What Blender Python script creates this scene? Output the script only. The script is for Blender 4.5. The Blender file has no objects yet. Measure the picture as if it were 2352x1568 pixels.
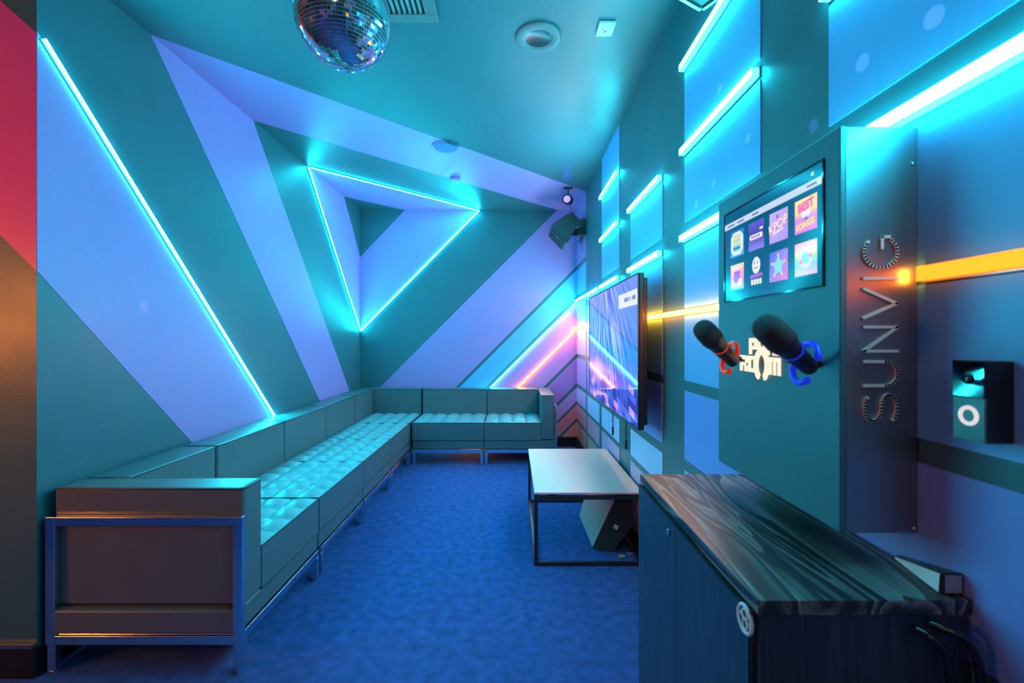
import bpy, bmesh, math, random
from mathutils import Vector, Matrix
random.seed(7)
S = bpy.context.scene
COL = S.collection
F = 1045.0; CX = 1178.0; CY = 776.0; CZ = 1.278
XL, XR, YB, YN, ZC = -1.80, 0.754, 5.36, 1.72, 2.785
XF, YR = -4.6, -3.2           # far side and rear of the larger room behind the camera

def atX(X, x, y):
    k = (x-CX)/X
    return Vector((X, F/k, CZ+(CY-y)/k))
def atY(Y, x, y):
    k = F/Y
    return Vector(((x-CX)/k, Y, CZ+(CY-y)/k))
def atZ(Z, x, y):
    k = (CY-y)/(Z-CZ)
    return Vector(((x-CX)/k, F/k, Z))

# ------------------------------------------------------------------ materials
MATS = {}
def nmat(name):
    m = bpy.data.materials.new(name); m.use_nodes = True
    nt = m.node_tree; nt.nodes.clear()
    out = nt.nodes.new('ShaderNodeOutputMaterial')
    MATS[name] = m
    return m, nt, out
def L(nt, a, b): nt.links.new(a, b)
def pbsdf(name, col, rough=.5, metal=0, spec=.5, noise=0, nscale=8, bump=0, bscale=60, coat=0, rvar=0, stretch=None):
    m, nt, out = nmat(name)
    p = nt.nodes.new('ShaderNodeBsdfPrincipled')
    p.inputs['Base Color'].default_value = (*col, 1); p.inputs['Roughness'].default_value = rough
    p.inputs['Metallic'].default_value = metal; p.inputs['Specular IOR Level'].default_value = spec
    p.inputs['Coat Weight'].default_value = coat
    L(nt, p.outputs[0], out.inputs[0])
    tc = nt.nodes.new('ShaderNodeTexCoord'); src = tc.outputs['Object']
    if stretch:
        mp = nt.nodes.new('ShaderNodeMapping'); mp.inputs['Scale'].default_value = stretch
        L(nt, src, mp.inputs[0]); src = mp.outputs[0]
    if noise or rvar:
        n = nt.nodes.new('ShaderNodeTexNoise'); n.inputs['Scale'].default_value = nscale; n.inputs['Detail'].default_value = 6
        L(nt, src, n.inputs['Vector'])
        if noise:
            mx = nt.nodes.new('ShaderNodeMix'); mx.data_type = 'RGBA'
            mx.inputs[6].default_value = (*[c*(1-noise) for c in col], 1); mx.inputs[7].default_value = (*[min(1, c*(1+noise)) for c in col], 1)
            L(nt, n.outputs[0], mx.inputs[0]); L(nt, mx.outputs[2], p.inputs['Base Color'])
        if rvar:
            mr = nt.nodes.new('ShaderNodeMapRange'); mr.inputs[1].default_value = .3; mr.inputs[2].default_value = .7
            mr.inputs[3].default_value = rough-rvar; mr.inputs[4].default_value = rough+rvar
            L(nt, n.outputs[0], mr.inputs[0]); L(nt, mr.outputs[0], p.inputs['Roughness'])
    if bump:
        n2 = nt.nodes.new('ShaderNodeTexNoise'); n2.inputs['Scale'].default_value = bscale; n2.inputs['Detail'].default_value = 4
        L(nt, src, n2.inputs['Vector'])
        b = nt.nodes.new('ShaderNodeBump'); b.inputs['Strength'].default_value = bump; b.inputs['Distance'].default_value = .01
        L(nt, n2.outputs[0], b.inputs['Height']); L(nt, b.outputs[0], p.inputs['Normal'])
    return m
def emis(name, col, st, gloss=False):
    m, nt, out = nmat(name)
    if gloss:
        p = nt.nodes.new('ShaderNodeBsdfPrincipled'); p.inputs['Base Color'].default_value = (.01, .01, .012, 1)
        p.inputs['Roughness'].default_value = .12; p.inputs['Emission Color'].default_value = (*col, 1)
        p.inputs['Emission Strength'].default_value = st
        L(nt, p.outputs[0], out.inputs[0])
    else:
        e = nt.nodes.new('ShaderNodeEmission'); e.inputs[0].default_value = (*col, 1); e.inputs[1].default_value = st
        L(nt, e.outputs[0], out.inputs[0])
    return m
def grad(name, axis, stops, st=1.0):
    m, nt, out = nmat(name)
    p = nt.nodes.new('ShaderNodeBsdfPrincipled'); p.inputs['Base Color'].default_value = (.01, .01, .012, 1)
    p.inputs['Roughness'].default_value = .12; p.inputs['Emission Strength'].default_value = st
    tc = nt.nodes.new('ShaderNodeTexCoord'); sx = nt.nodes.new('ShaderNodeSeparateXYZ'); L(nt, tc.outputs['Generated'], sx.inputs[0])
    r = nt.nodes.new('ShaderNodeValToRGB')
    el = r.color_ramp.elements
    el[0].position = stops[0][0]; el[0].color = (*stops[0][1], 1)
    el[1].position = stops[-1][0]; el[1].color = (*stops[-1][1], 1)
    for q, c in stops[1:-1]:
        e = el.new(q); e.color = (*c, 1)
    if axis == 'yz':
        a = nt.nodes.new('ShaderNodeMath'); a.operation = 'ADD'; L(nt, sx.outputs[1], a.inputs[0]); L(nt, sx.outputs[2], a.inputs[1])
        h = nt.nodes.new('ShaderNodeMath'); h.operation = 'MULTIPLY'; h.inputs[1].default_value = .5; L(nt, a.outputs[0], h.inputs[0])
        L(nt, h.outputs[0], r.inputs[0])
    else:
        L(nt, sx.outputs['xyz'.index(axis)], r.inputs[0])
    L(nt, r.outputs[0], p.inputs['Emission Color']); L(nt, p.outputs[0], out.inputs[0])
    return m

CYAN = (0.012, 0.79, 1.0); ORANGE = (1.0, 0.27, 0.012)
PR = .40
pbsdf('charcoal paint', (.055, .165, .195), PR, noise=.10, nscale=3, bump=.05, bscale=90, rvar=.06)
pbsdf('charcoal ceiling paint', (.055, .165, .195), .36, noise=.10, nscale=3, bump=.06, bscale=90, rvar=.05)
pbsdf('lavender paint', (.58, .29, .64), PR, noise=.04, nscale=3, bump=.04, bscale=90, rvar=.06)
pbsdf('sky paint', (.16, .50, .95), PR, noise=.05, nscale=5, bump=.03, bscale=90)
pbsdf('periwinkle paint', (.52, .36, .85), PR, noise=.05, nscale=5)
pbsdf('violet paint', (.38, .30, .90), PR, noise=.05, nscale=5)
pbsdf('lilac paint', (.52, .62, .96), PR, noise=.05, nscale=5)
pbsdf('rose paint', (.74, .42, .62), PR, noise=.06, nscale=5)
pbsdf('orchid paint', (.64, .32, .78), PR, noise=.05, nscale=5)
pbsdf('plum paint', (.50, .24, .68), PR, noise=.05, nscale=5)
pbsdf('mauve paint', (.60, .42, .86), PR, noise=.05, nscale=5)
pbsdf('salmon paint', (.86, .33, .42), PR, noise=.05, nscale=5)
pbsdf('royal paint', (.22, .38, .92), PR, noise=.05, nscale=5)
pbsdf('coral paint', (.90, .38, .30), PR, noise=.06, nscale=5)
pbsdf('crimson paint', (.85, .11, .40), PR, noise=.06, nscale=3)
pbsdf('carpet blue', (.075, .175, .54), .95, spec=.1, noise=.55, nscale=21, bump=1.0, bscale=300)
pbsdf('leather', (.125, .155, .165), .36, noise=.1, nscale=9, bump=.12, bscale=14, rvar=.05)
pbsdf('leather tufted lit', (.25, .37, .39), .33, noise=.08, nscale=9, bump=.05, bscale=160)  # same leather, lighter: the sheen of light on the seat tops is in the colour
pbsdf('leather piping', (.03, .04, .045), .4)
pbsdf('chrome', (.80, .81, .84), .16, metal=1)
pbsdf('brushed aluminium', (.45, .48, .5), .35, metal=1)
pbsdf('black metal', (.02, .024, .028), .4, spec=.5)
pbsdf('black plastic', (.012, .013, .015), .38)
pbsdf('gloss black', (.006, .007, .008), .06, spec=.7)
pbsdf('black fabric', (.02, .022, .025), .9, bump=.5, bscale=300)
pbsdf('baseboard vinyl', (.012, .014, .016), .5, noise=.4, nscale=160)
pbsdf('table laminate', (.95, .55, .46), .36, noise=.03, nscale=4)
pbsdf('kiosk shell', (.045, .18, .21), .42, noise=.06, nscale=6, bump=.03, bscale=120)
pbsdf('kiosk side', (.32, .32, .33), .37, metal=.85, bump=.03, bscale=200)
pbsdf('letter metal', (.80, .74, .70), .4)
pbsdf('white plastic', (.85, .87, .88), .35)
pbsdf('painted metal', (.14, .19, .2), .35, noise=.2, nscale=30)
pbsdf('light trim', (.20, .20, .21), .4, noise=.15, nscale=40)
pbsdf('duct dark', (.004, .004, .008), .6)
pbsdf('speaker shell', (.045, .07, .075), .45, bump=.08, bscale=300)
pbsdf('speaker grille', (.012, .016, .018), .6, bump=.5, bscale=500)
pbsdf('floor speaker shell', (.34, .33, .32), .5, noise=.1, nscale=12)
pbsdf('microphone mesh', (.045, .045, .05), .55, metal=.3, bump=.6, bscale=700)
pbsdf('white print', (.8, .8, .82), .5)
pbsdf('grey print', (.35, .36, .4), .5)
pbsdf('mirror', (.92, .93, .95), .03, metal=1)
pbsdf('ball core', (.75, .77, .8), .45, metal=.4)
pbsdf('yellow paper', (.8, .75, .25), .7)
pbsdf('pink paper', (.6, .25, .6), .7)
pbsdf('reflector', (.10, .13, .14), .22, metal=.6)
pbsdf('speaker recess shade', (.16, .17, .46), .5)  # dark blue grille colour holds the shade of its recess
pbsdf('teal plastic', (.08, .16, .17), .3)
pbsdf('red print', (.85, .08, .05), .5)
# each diffuser throws most of its light outwards and less along the surface it lies on
emis('cyan light', CYAN, 150); emis('cyan light edge', CYAN, 34)
emis('tube light', CYAN, 125); emis('tube light edge', CYAN, 24)
emis('orange light', ORANGE, 60); emis('orange light edge', ORANGE, 40)
emis('amber light', (1.0, .13, .008), 5); emis('amber light edge', (1.0, .16, .010), 2.5); emis('amber light end', (1.0, .30, .025), 30)
emis('blue lens', (.055, .04, 1.0), 12)
for n_, c_ in (('red glow', (1.0, .045, .015)), ('blue glow', (.02, .05, 1.0))):
    m_ = pbsdf(n_, [c*.8 for c in c_], .25); b_ = [n for n in m_.node_tree.nodes if n.type == 'BSDF_PRINCIPLED'][0]
    b_.inputs['Emission Color'].default_value = (*c_, 1); b_.inputs['Emission Strength'].default_value = .32
emis('ring glow', (.85, .85, .9), .85); emis('logo light', (1, .88, .68), 1.05)

# black ash wood with light open grain, stretched along Y
def wood(name, dark, light, sc):
    m, nt, out = nmat(name)
    p = nt.nodes.new('ShaderNodeBsdfPrincipled'); p.inputs['Roughness'].default_value = .36; L(nt, p.outputs[0], out.inputs[0])
    tc = nt.nodes.new('ShaderNodeTexCoord'); mp = nt.nodes.new('ShaderNodeMapping'); mp.inputs['Scale'].default_value = sc
    L(nt, tc.outputs['Object'], mp.inputs[0])
    n = nt.nodes.new('ShaderNodeTexNoise'); n.inputs['Scale'].default_value = 1.0; n.inputs['Detail'].default_value = 2; n.inputs['Distortion'].default_value = .6
    L(nt, mp.outputs[0], n.inputs['Vector'])
    mu = nt.nodes.new('ShaderNodeMath'); mu.operation = 'MULTIPLY'; mu.inputs[1].default_value = 13; L(nt, n.outputs[0], mu.inputs[0])
    fr = nt.nodes.new('ShaderNodeMath'); fr.operation = 'FRACT'; L(nt, mu.outputs[0], fr.inputs[0])
    fine = nt.nodes.new('ShaderNodeTexNoise'); fine.inputs['Scale'].default_value = 1.0; fine.inputs['Detail'].default_value = 5
    mp2 = nt.nodes.new('ShaderNodeMapping'); mp2.inputs['Scale'].default_value = [s*(22 if s > 2 else 3) for s in sc]
    L(nt, tc.outputs['Object'], mp2.inputs[0]); L(nt, mp2.outputs[0], fine.inputs['Vector'])
    r = nt.nodes.new('ShaderNodeValToRGB'); el = r.color_ramp.elements
    el[0].position = .35; el[0].color = (0, 0, 0, 1); el[1].position = .95; el[1].color = (1, 1, 1, 1)
    L(nt, fr.outputs[0], r.inputs[0])
    mm = nt.nodes.new('ShaderNodeMath'); mm.operation = 'MULTIPLY'; L(nt, r.outputs[0], mm.inputs[0])
    r2 = nt.nodes.new('ShaderNodeMapRange'); r2.inputs[1].default_value = .35; r2.inputs[2].default_value = .65; r2.inputs[3].default_value = .25; r2.inputs[4].default_value = 1
    L(nt, fine.outputs[0], r2.inputs[0]); L(nt, r2.outputs[0], mm.inputs[1])
    mx = nt.nodes.new('ShaderNodeMix'); mx.data_type = 'RGBA'; mx.inputs[6].default_value = (*dark, 1); mx.inputs[7].default_value = (*light, 1)
    L(nt, mm.outputs[0], mx.inputs[0]); L(nt, mx.outputs[2], p.inputs['Base Color'])
    b = nt.nodes.new('ShaderNodeBump'); b.inputs['Strength'].default_value = .15; b.inputs['Distance'].default_value = .002
    L(nt, mm.outputs[0], b.inputs['Height']); L(nt, b.outputs[0], p.inputs['Normal'])
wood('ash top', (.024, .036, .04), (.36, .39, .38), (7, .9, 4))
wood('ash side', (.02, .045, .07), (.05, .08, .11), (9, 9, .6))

# TV picture: a blue and violet city of light streaks
def tv_picture():
    m, nt, out = nmat('tv picture')
    p = nt.nodes.new('ShaderNodeBsdfPrincipled'); p.inputs['Base Color'].default_value = (.005, .005, .006, 1)
    p.inputs['Roughness'].default_value = .03; p.inputs['Specular IOR Level'].default_value = .9; p.inputs['Emission Strength'].default_value = .95
    L(nt, p.outputs[0], out.inputs[0])
    tc = nt.nodes.new('ShaderNodeTexCoord'); sx = nt.nodes.new('ShaderNodeSeparateXYZ'); L(nt, tc.outputs['Generated'], sx.inputs[0])
    def math_(op, a, b=None, clamp=False):
        n = nt.nodes.new('ShaderNodeMath'); n.operation = op; n.use_clamp = clamp
        for i, v in enumerate((a, b)):
            if v is None: continue
            if isinstance(v, (int, float)): n.inputs[i].default_value = v
            else: L(nt, v, n.inputs[i])
        return n.outputs[0]
    u = math_('SUBTRACT', 1.0, sx.outputs[1]); v = sx.outputs[2]
    base = nt.nodes.new('ShaderNodeValToRGB'); el = base.color_ramp.elements
    el[0].position = 0; el[0].color = (.05, .05, .75, 1); el[1].position = 1; el[1].color = (.17, .26, .85, 1)
    for q, c in ((.14, (.04, .09, .75)), (.3, (.10, .12, .75)), (.45, (.03, .22, .70)), (.7, (.10, .25, .85))):
        e = el.new(q); e.color = (*c, 1)
    L(nt, v, base.inputs[0])
    # streaks fanning from a point above
    du = math_('SUBTRACT', u, .36); dv = math_('SUBTRACT', 1.5, v)
    ang = math_('DIVIDE', du, dv)
    cv = nt.nodes.new('ShaderNodeCombineXYZ'); L(nt, math_('MULTIPLY', ang, 34.0), cv.inputs[0]); L(nt, math_('MULTIPLY', v, 2.6), cv.inputs[1])
    n = nt.nodes.new('ShaderNodeTexNoise'); n.inputs['Scale'].default_value = 1; n.inputs['Detail'].default_value = 3; L(nt, cv.outputs[0], n.inputs['Vector'])
    st = math_('MULTIPLY', math_('SUBTRACT', n.outputs[0], .52), 11.0, True)
    cen = math_('SUBTRACT', 1.0, math_('MULTIPLY', math_('ABSOLUTE', math_('SUBTRACT', du, .10)), 1.7), True)
    st = math_('MULTIPLY', st, cen, True)
    mx = nt.nodes.new('ShaderNodeMix'); mx.data_type = 'RGBA'; L(nt, base.outputs[0], mx.inputs[6]); mx.inputs[7].default_value = (.62, .62, 1.0, 1); L(nt, st, mx.inputs[0])
    dk = math_('MULTIPLY', math_('MULTIPLY', math_('SUBTRACT', .49, n.outputs[0]), 9.0, True), cen, True)
    mx2 = nt.nodes.new('ShaderNodeMix'); mx2.data_type = 'RGBA'; L(nt, mx.outputs[2], mx2.inputs[6]); mx2.inputs[7].default_value = (.03, .03, .42, 1); L(nt, dk, mx2.inputs[0])
    # blocks of the city at the bottom, with pink glints
    row = math_('FLOOR', math_('MULTIPLY', math_('ADD', v, math_('MULTIPLY', u, .35)), 19.0))
    colm = math_('FLOOR', math_('ADD', math_('MULTIPLY', u, 13.0), math_('MULTIPLY', row, .37)))
    cw = nt.nodes.new('ShaderNodeCombineXYZ'); L(nt, colm, cw.inputs[0]); L(nt, row, cw.inputs[1])
    vo = nt.nodes.new('ShaderNodeTexWhiteNoise'); vo.noise_dimensions = '3D'
    L(nt, cw.outputs[0], vo.inputs['Vector'])
    sep = nt.nodes.new('ShaderNodeSeparateColor'); L(nt, vo.outputs['Color'], sep.inputs[0])
    low = math_('MULTIPLY', math_('SUBTRACT', .36, v), 6.0, True)
    blk = nt.nodes.new('ShaderNodeValToRGB'); el = blk.color_ramp.elements
    blk.color_ramp.interpolation = 'CONSTANT'
    el[0].position = 0; el[0].color = (.02, .03, .45, 1); el[1].position = .84; el[1].color = (.75, .40, .95, 1)
    for q, c in ((.3, (.05, .10, .75)), (.55, (.10, .16, .90)), (.72, (.22, .12, .75))):
        e = el.new(q); e.color = (*c, 1)
    L(nt, sep.outputs[0], blk.inputs[0])
    mx3 = nt.nodes.new('ShaderNodeMix'); mx3.data_type = 'RGBA'; L(nt, mx2.outputs[2], mx3.inputs[6]); L(nt, blk.outputs[0], mx3.inputs[7]); L(nt, math_('MULTIPLY', low, .8), mx3.inputs[0])
    # pink glow in the middle left
    gl = math_('SUBTRACT', 1.0, math_('ADD', math_('MULTIPLY', math_('ABSOLUTE', math_('SUBTRACT', u, .25)), 2.6), math_('MULTIPLY', math_('ABSOLUTE', math_('SUBTRACT', v, .30)), 7.0)), True)
    mx4 = nt.nodes.new('ShaderNodeMix'); mx4.data_type = 'RGBA'; L(nt, mx3.outputs[2], mx4.inputs[6]); mx4.inputs[7].default_value = (1.0, .6, .95, 1); L(nt, gl, mx4.inputs[0])
    L(nt, mx4.outputs[2], p.inputs['Emission Color'])
tv_picture()

# ------------------------------------------------------------------ mesh helpers
class MB:
    def __init__(s): s.v = []; s.f = []; s.m = []; s.ms = []
    def mi(s, mat):
        if mat not in s.ms: s.ms.append(mat)
        return s.ms.index(mat)
    def poly(s, pts, mat):
        b = len(s.v); s.v += [tuple(p) for p in pts]; s.f.append(tuple(range(b, b+len(pts)))); s.m.append(s.mi(mat))
    def hexa(s, c, mat):   # 8 corners: bottom 4 then top 4
        b = len(s.v); s.v += [tuple(p) for p in c]; k = s.mi(mat)
        for q in ((0, 3, 2, 1), (4, 5, 6, 7), (0, 1, 5, 4), (1, 2, 6, 5), (2, 3, 7, 6), (3, 0, 4, 7)):
            s.f.append(tuple(b+i for i in q)); s.m.append(k)
    def box(s, x0, x1, y0, y1, z0, z1, mat):
        s.hexa([(x0, y0, z0), (x1, y0, z0), (x1, y1, z0), (x0, y1, z0), (x0, y0, z1), (x1, y0, z1), (x1, y1, z1), (x0, y1, z1)], mat)
    def prism(s, pts, d, mat, mat2=None):
        n = len(pts); b = len(s.v); d = Vector(d)
        s.v += [tuple(p) for p in pts] + [tuple(Vector(p)+d) for p in pts]
        k = s.mi(mat); k2 = s.mi(mat2 or mat)
        s.f.append(tuple(range(b+n-1, b-1, -1))); s.m.append(k); s.f.append(tuple(range(b+n, b+2*n))); s.m.append(k2)
        for i in range(n):
            j = (i+1) % n
            s.f.append((b+i, b+j, b+n+j, b+n+i)); s.m.append(k)
    def bar(s, p0, p1, nrm, w, h0, h1, mat):   # bar along p0->p1 lying on a surface of normal nrm
        p0 = Vector(p0); p1 = Vector(p1); nrm = Vector(nrm).normalized(); d = (p1-p0).normalized(); t = nrm.cross(d).normalized()*(w/2)
        s.hexa([p0-t+nrm*h0, p1-t+nrm*h0, p1+t+nrm*h0, p0+t+nrm*h0, p0-t+nrm*h1, p1-t+nrm*h1, p1+t+nrm*h1, p0+t+nrm*h1], mat)
    def lathe(s, p0, ax, prof, n, mat, mats=None):  # prof: (t along axis, radius)
        p0 = Vector(p0); ax = Vector(ax).normalized()
        a = ax.orthogonal().normalized(); b2 = ax.cross(a); b = len(s.v)
        for t, r in prof:
            for i in range(n):
                q = 2*math.pi*i/n; s.v.append(tuple(p0+ax*t+(a*math.cos(q)+b2*math.sin(q))*r))
        for j in range(len(prof)-1):
            k = s.mi(mats[j] if mats else mat)
            for i in range(n):
                i2 = (i+1) % n
                s.f.append((b+j*n+i, b+j*n+i2, b+(j+1)*n+i2, b+(j+1)*n+i)); s.m.append(k)
        s.f.append(tuple(b+i for i in reversed(range(n)))); s.m.append(s.mi(mats[0] if mats else mat))
        s.f.append(tuple(b+(len(prof)-1)*n+i for i in range(n))); s.m.append(s.mi(mats[-1] if mats else mat))
    def cyl(s, p0, p1, r, mat, n=16):
        p0 = Vector(p0); p1 = Vector(p1); s.lathe(p0, p1-p0, [(0, r), ((p1-p0).length, r)], n, mat)
    def tube(s, path, r, mat, n=8, closed=False):
        path = [Vector(p) for p in path]; N = len(path); b = len(s.v); k = s.mi(mat); prev = None
        for i, p in enumerate(path):
            if closed: d = path[(i+1) % N]-path[i-1]
            else: d = path[min(i+1, N-1)]-path[max(i-1, 0)]
            d.normalize()
            if prev is None: a = d.orthogonal().normalized()
            else: a = (prev-d*prev.dot(d)).normalized()
            prev = a; c = d.cross(a)
            for j in range(n):
                q = 2*math.pi*j/n; s.v.append(tuple(p+(a*math.cos(q)+c*math.sin(q))*r))
        for i in range(N if closed else N-1):
            i2 = (i+1) % N
            for j in range(n):
                j2 = (j+1) % n
                s.f.append((b+i*n+j, b+i*n+j2, b+i2*n+j2, b+i2*n+j)); s.m.append(k)
        if not closed:
            s.f.append(tuple(b+j for j in reversed(range(n)))); s.m.append(k); s.f.append(tuple(b+(N-1)*n+j for j in range(n))); s.m.append(k)
    def build(s, name, parent=None, smooth=False, bevel=0, seg=2, fix=True):
        me = bpy.data.meshes.new(name); me.from_pydata(s.v, [], s.f)
        for q in s.ms: me.materials.append(MATS[q])
        me.polygons.foreach_set('material_index', s.m)
        if fix:
            bm = bmesh.new(); bm.from_mesh(me); bmesh.ops.recalc_face_normals(bm, faces=bm.faces); bm.to_mesh(me); bm.free()
        if smooth or bevel: me.polygons.foreach_set('use_smooth', [True]*len(me.polygons))
        me.update()
        o = bpy.data.objects.new(name, me); COL.objects.link(o)
        if parent: o.parent = parent
        if bevel:
            md = o.modifiers.new('bevel', 'BEVEL'); md.width = bevel; md.segments = seg; md.limit_method = 'ANGLE'; md.angle_limit = math.radians(35); md.harden_normals = True
        elif smooth == 'angle':
            o.data.set_sharp_from_angle(angle=math.radians(40))
        return o
def tag(o, label, cat, group=None):
    o['label'] = label; o['category'] = cat
    if group: o['group'] = group
    return o
def thing(name, label, cat, loc=(0, 0, 0), rz=0, group=None):
    o = bpy.data.objects.new(name, None); COL.objects.link(o); o.location = loc; o.rotation_euler = (0, 0, rz); o.empty_display_size = .1
    return tag(o, label, cat, group)
def struct(o): o['kind'] = 'structure'; return o
def rel(root, pts):   # parent-space coordinates for a thing without rotation
    return [Vector(p)-Vector(root.location) for p in pts]

# ------------------------------------------------------------------ the setting
# floor
m = MB(); m.box(XF, XR+.1, YR, YB+.1, -.1, 0, 'carpet blue'); struct(m.build('floor'))
# ceiling with its painted stripe and the triangle that wraps in from the corner
e = .0015
m = MB(); m.box(XF, XR+.1, YR, YB+.1, ZC, ZC+.1, 'charcoal ceiling paint')
def paint(mb, pts, mat, nrm, e=e):
    n = Vector(nrm)*e; mb.prism([Vector(p)+n for p in pts], -n*.9, mat)
cz = lambda x, y: Vector((x, y, ZC))
paint(m, [cz(XL, 2.26), cz(XR, 4.68), cz(XR, YB), cz(.523, YB), cz(XL, 3.147)], 'lavender paint', (0, 0, -1))
paint(m, [cz(XL, 3.977), cz(-.385, YB), cz(-1.27, YB), cz(XL, 4.847)], 'lavender paint', (0, 0, -1))
struct(m.build('ceiling'))
# left wall
m = MB(); m.box(XL-.1, XL, YN, YB+.1, 0, ZC, 'charcoal paint')
lx = lambda y, z: Vector((XL, y, z))
paint(m, [lx(YN, 2.437), lx(YN, 1.532), lx(3.234, 0), lx(4.091, 0)], 'lavender paint', (1, 0, 0))
paint(m, [lx(2.26, ZC), lx(4.892, 0), lx(YB, 0), lx(YB, .30), lx(3.147, ZC)], 'lavender paint', (1, 0, 0))
paint(m, [lx(3.977, ZC), lx(YB, 1.35), lx(YB, 2.23), lx(4.847, ZC)], 'lavender paint', (1, 0, 0))
struct(m.build('wall_left'))
# return wall that faces the camera at the left edge
m = MB(); m.box(XF, XL-.1, YN, YN+.1, 0, ZC, 'charcoal paint')
m.box(XL-.1, XL-.0005, YN-.0005, YN+.0005, 0, ZC, 'charcoal paint')
ry = lambda x, z: Vector((x, YN-.0005, z))
paint(m, [ry(XL, 2.43), ry(-2.194, ZC), ry(-2.75, ZC), ry(-3.2, ZC), ry(XL-.9, 2.43), ry(XL, 1.532)], 'crimson paint', (0, -1, 0))
struct(m.build('wall_return'))
# back wall
m = MB(); m.box(XL-.1, XR+.1, YB, YB+.1, 0, ZC, 'charcoal paint')
by = lambda x, z: Vector((x, YB, z))
paint(m, [by(-.385, ZC), by(-1.27, ZC), by(XL, 2.23), by(XL, 1.35)], 'lavender paint', (0, -1, 0))
ROWS = [(2.126, None, 'lavender paint'), (1.775, 2.08, 'sky paint'), (1.093, 1.70, 'orchid paint'), (.748, 1.048, 'plum paint'),
        (.535, .70, 'mauve paint'), (.335, .50, 'salmon paint'), (.12, .295, 'coral paint')]
paint(m, [by(.523, ZC), by(XR, ZC), by(XR, 2.126), by(XR-2.126, 0), by(XL, .45), by(XL, .462)], 'lavender paint', (0, -1, 0))
for lo, hi, mt in ROWS[1:]:
    paint(m, [by(XR, hi), by(XR, lo), by(XR-lo, 0), by(XR-hi, 0)], mt, (0, -1, 0))
struct(m.build('wall_back'))
# right wall with painted tower blocks
m = MB(); m.box(XR, XR+.1, YR, YB, 0, ZC, 'charcoal paint')
TOW = {'A': (4.67, YB, ZC), 'B': (3.955, 4.585, 1.70), 'C': (3.215, 3.845, ZC), 'D': (2.285, 2.905, 2.085), 'E': (1.382, 1.992, 2.44), 'F': (.40, 1.082, 2.085), 'G': (-1.2, .10, ZC)}
RR = [(2.482, 9, 'sky paint'), (2.126, 2.434, 'sky paint'), (1.78, 2.064, 'sky paint'), (1.407, 1.684, 'sky paint'), (1.093, 1.375, 'sky paint'), (.748, 1.048, 'royal paint'),
      (.535, .70, 'lilac paint'), (.335, .50, 'rose paint'), (.12, .295, 'coral paint')]
for c, (y0, y1, top) in TOW.items():
    for lo, hi, mt in RR:
        if c == 'A' and lo == 2.126: continue
        if c == 'A' and lo == 2.482: lo = 2.126; mt = 'lavender paint'
        hi = min(hi, ZC)
        if c in 'AB' and hi < 1.69: mt = {'sky paint': 'orchid paint', 'royal paint': 'plum paint', 'rose paint': 'salmon paint'}.get(mt, mt)
        if c == 'A' and mt == 'lilac paint': mt = 'mauve paint'
        if hi > top+.01: continue
        paint(m, [(XR, y0, lo), (XR, y1, lo), (XR, y1, hi), (XR, y0, hi)], mt, (-1, 0, 0), .003)
struct(m.build('wall_right'))
# the rest of the larger room, behind and beside the camera
m = MB(); m.box(XF, XR, YR-.1, YR, 0, ZC, 'charcoal paint')
for i in range(4):
    x = -4.0+i*1.1; paint(m, [(x, YR, 0), (x+.5, YR, 0), (x+2.2, YR, 1.7), (x+1.7, YR, 1.7)] if i < 2 else [(x, YR, .3), (x+.45, YR, .3), (x+.45, YR, 2.0), (x, YR, 2.0)], 'rose paint', (0, 1, 0))
struct(m.build('wall_rear'))
m = MB(); m.box(XF-.1, XF, YR, YN, 0, ZC, 'charcoal paint'); struct(m.build('wall_far'))
# baseboards
m = MB(); m.box(XL, XR-.012, YB-.012, YB-.002, 0, .114, 'baseboard vinyl'); struct(m.build('baseboard_back'))
m = MB(); m.box(XR-.012, XR-.002, YR, YB-.002, 0, .114, 'baseboard vinyl'); struct(m.build('baseboard_right'))
m = MB(); m.box(XL+.002, XL+.012, YN, YB-.014, 0, .114, 'baseboard vinyl'); struct(m.build('baseboard_left'))
m = MB(); m.box(XF, XL+.002, YN-.014, YN-.003, 0, .114, 'baseboard vinyl'); m.box(XF, XL, YN-.016, YN-.003, .114, .127, 'brushed aluminium'); struct(m.build('baseboard_return'))

# ------------------------------------------------------------------ LED strips
def led(p0, p1, nrm, w, h, mat, label, group, power=None):
    if power:
        nm = '%s %d' % (mat, power)
        if nm not in MATS: emis(nm, CYAN, power)
        front = nm
    else: front = mat
    p0 = Vector(p0); p1 = Vector(p1)
    c = (p0+p1)/2
    t = thing('led_strip', label, 'light strip', c, 0, group)
    a, b = p0-c, p1-c; d = (b-a).normalized()
    b0 = .0005 if abs(nrm[0]+1) < .01 else .002
    m = MB(); m.bar(a, b, nrm, w+.006, b0, .006, 'brushed aluminium')
    ew = .002
    m.build('channel', t)
    m = MB(); m.bar(a+d*ew, b-d*ew, nrm, w, .006, h, mat+' edge'); m.m[1] = m.mi(front)
    if mat == 'amber light': m.m[5] = m.mi('amber light end')
    m.build('diffuser', t)
    return t
GL = 'cyan light strips tracing the triangles'; GR = 'cyan light tubes on the right wall'; GO = 'orange light strips'
led(lx(1.735, 2.42), lx(4.05, .042), (1, 0, 0), .014, .014, 'cyan light', 'long cyan light strip slanting down the left wall to the sofa back', GL, 400)
led(lx(3.985, 2.770), lx(5.345, 1.36), (1, 0, 0), .012, .012, 'cyan light', 'left side of the glowing cyan corner triangle, on the left wall', GL)
led(cz(-1.785, 3.992), cz(-.40, 5.345), (0, 0, -1), .012, .012, 'cyan light', 'top side of the glowing cyan corner triangle, on the ceiling', GL)
led(by(-.395, 2.775), by(-1.785, 1.365), (0, -1, 0), .014, .014, 'cyan light', 'right side of the glowing cyan corner triangle, on the back wall', GL)
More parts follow.
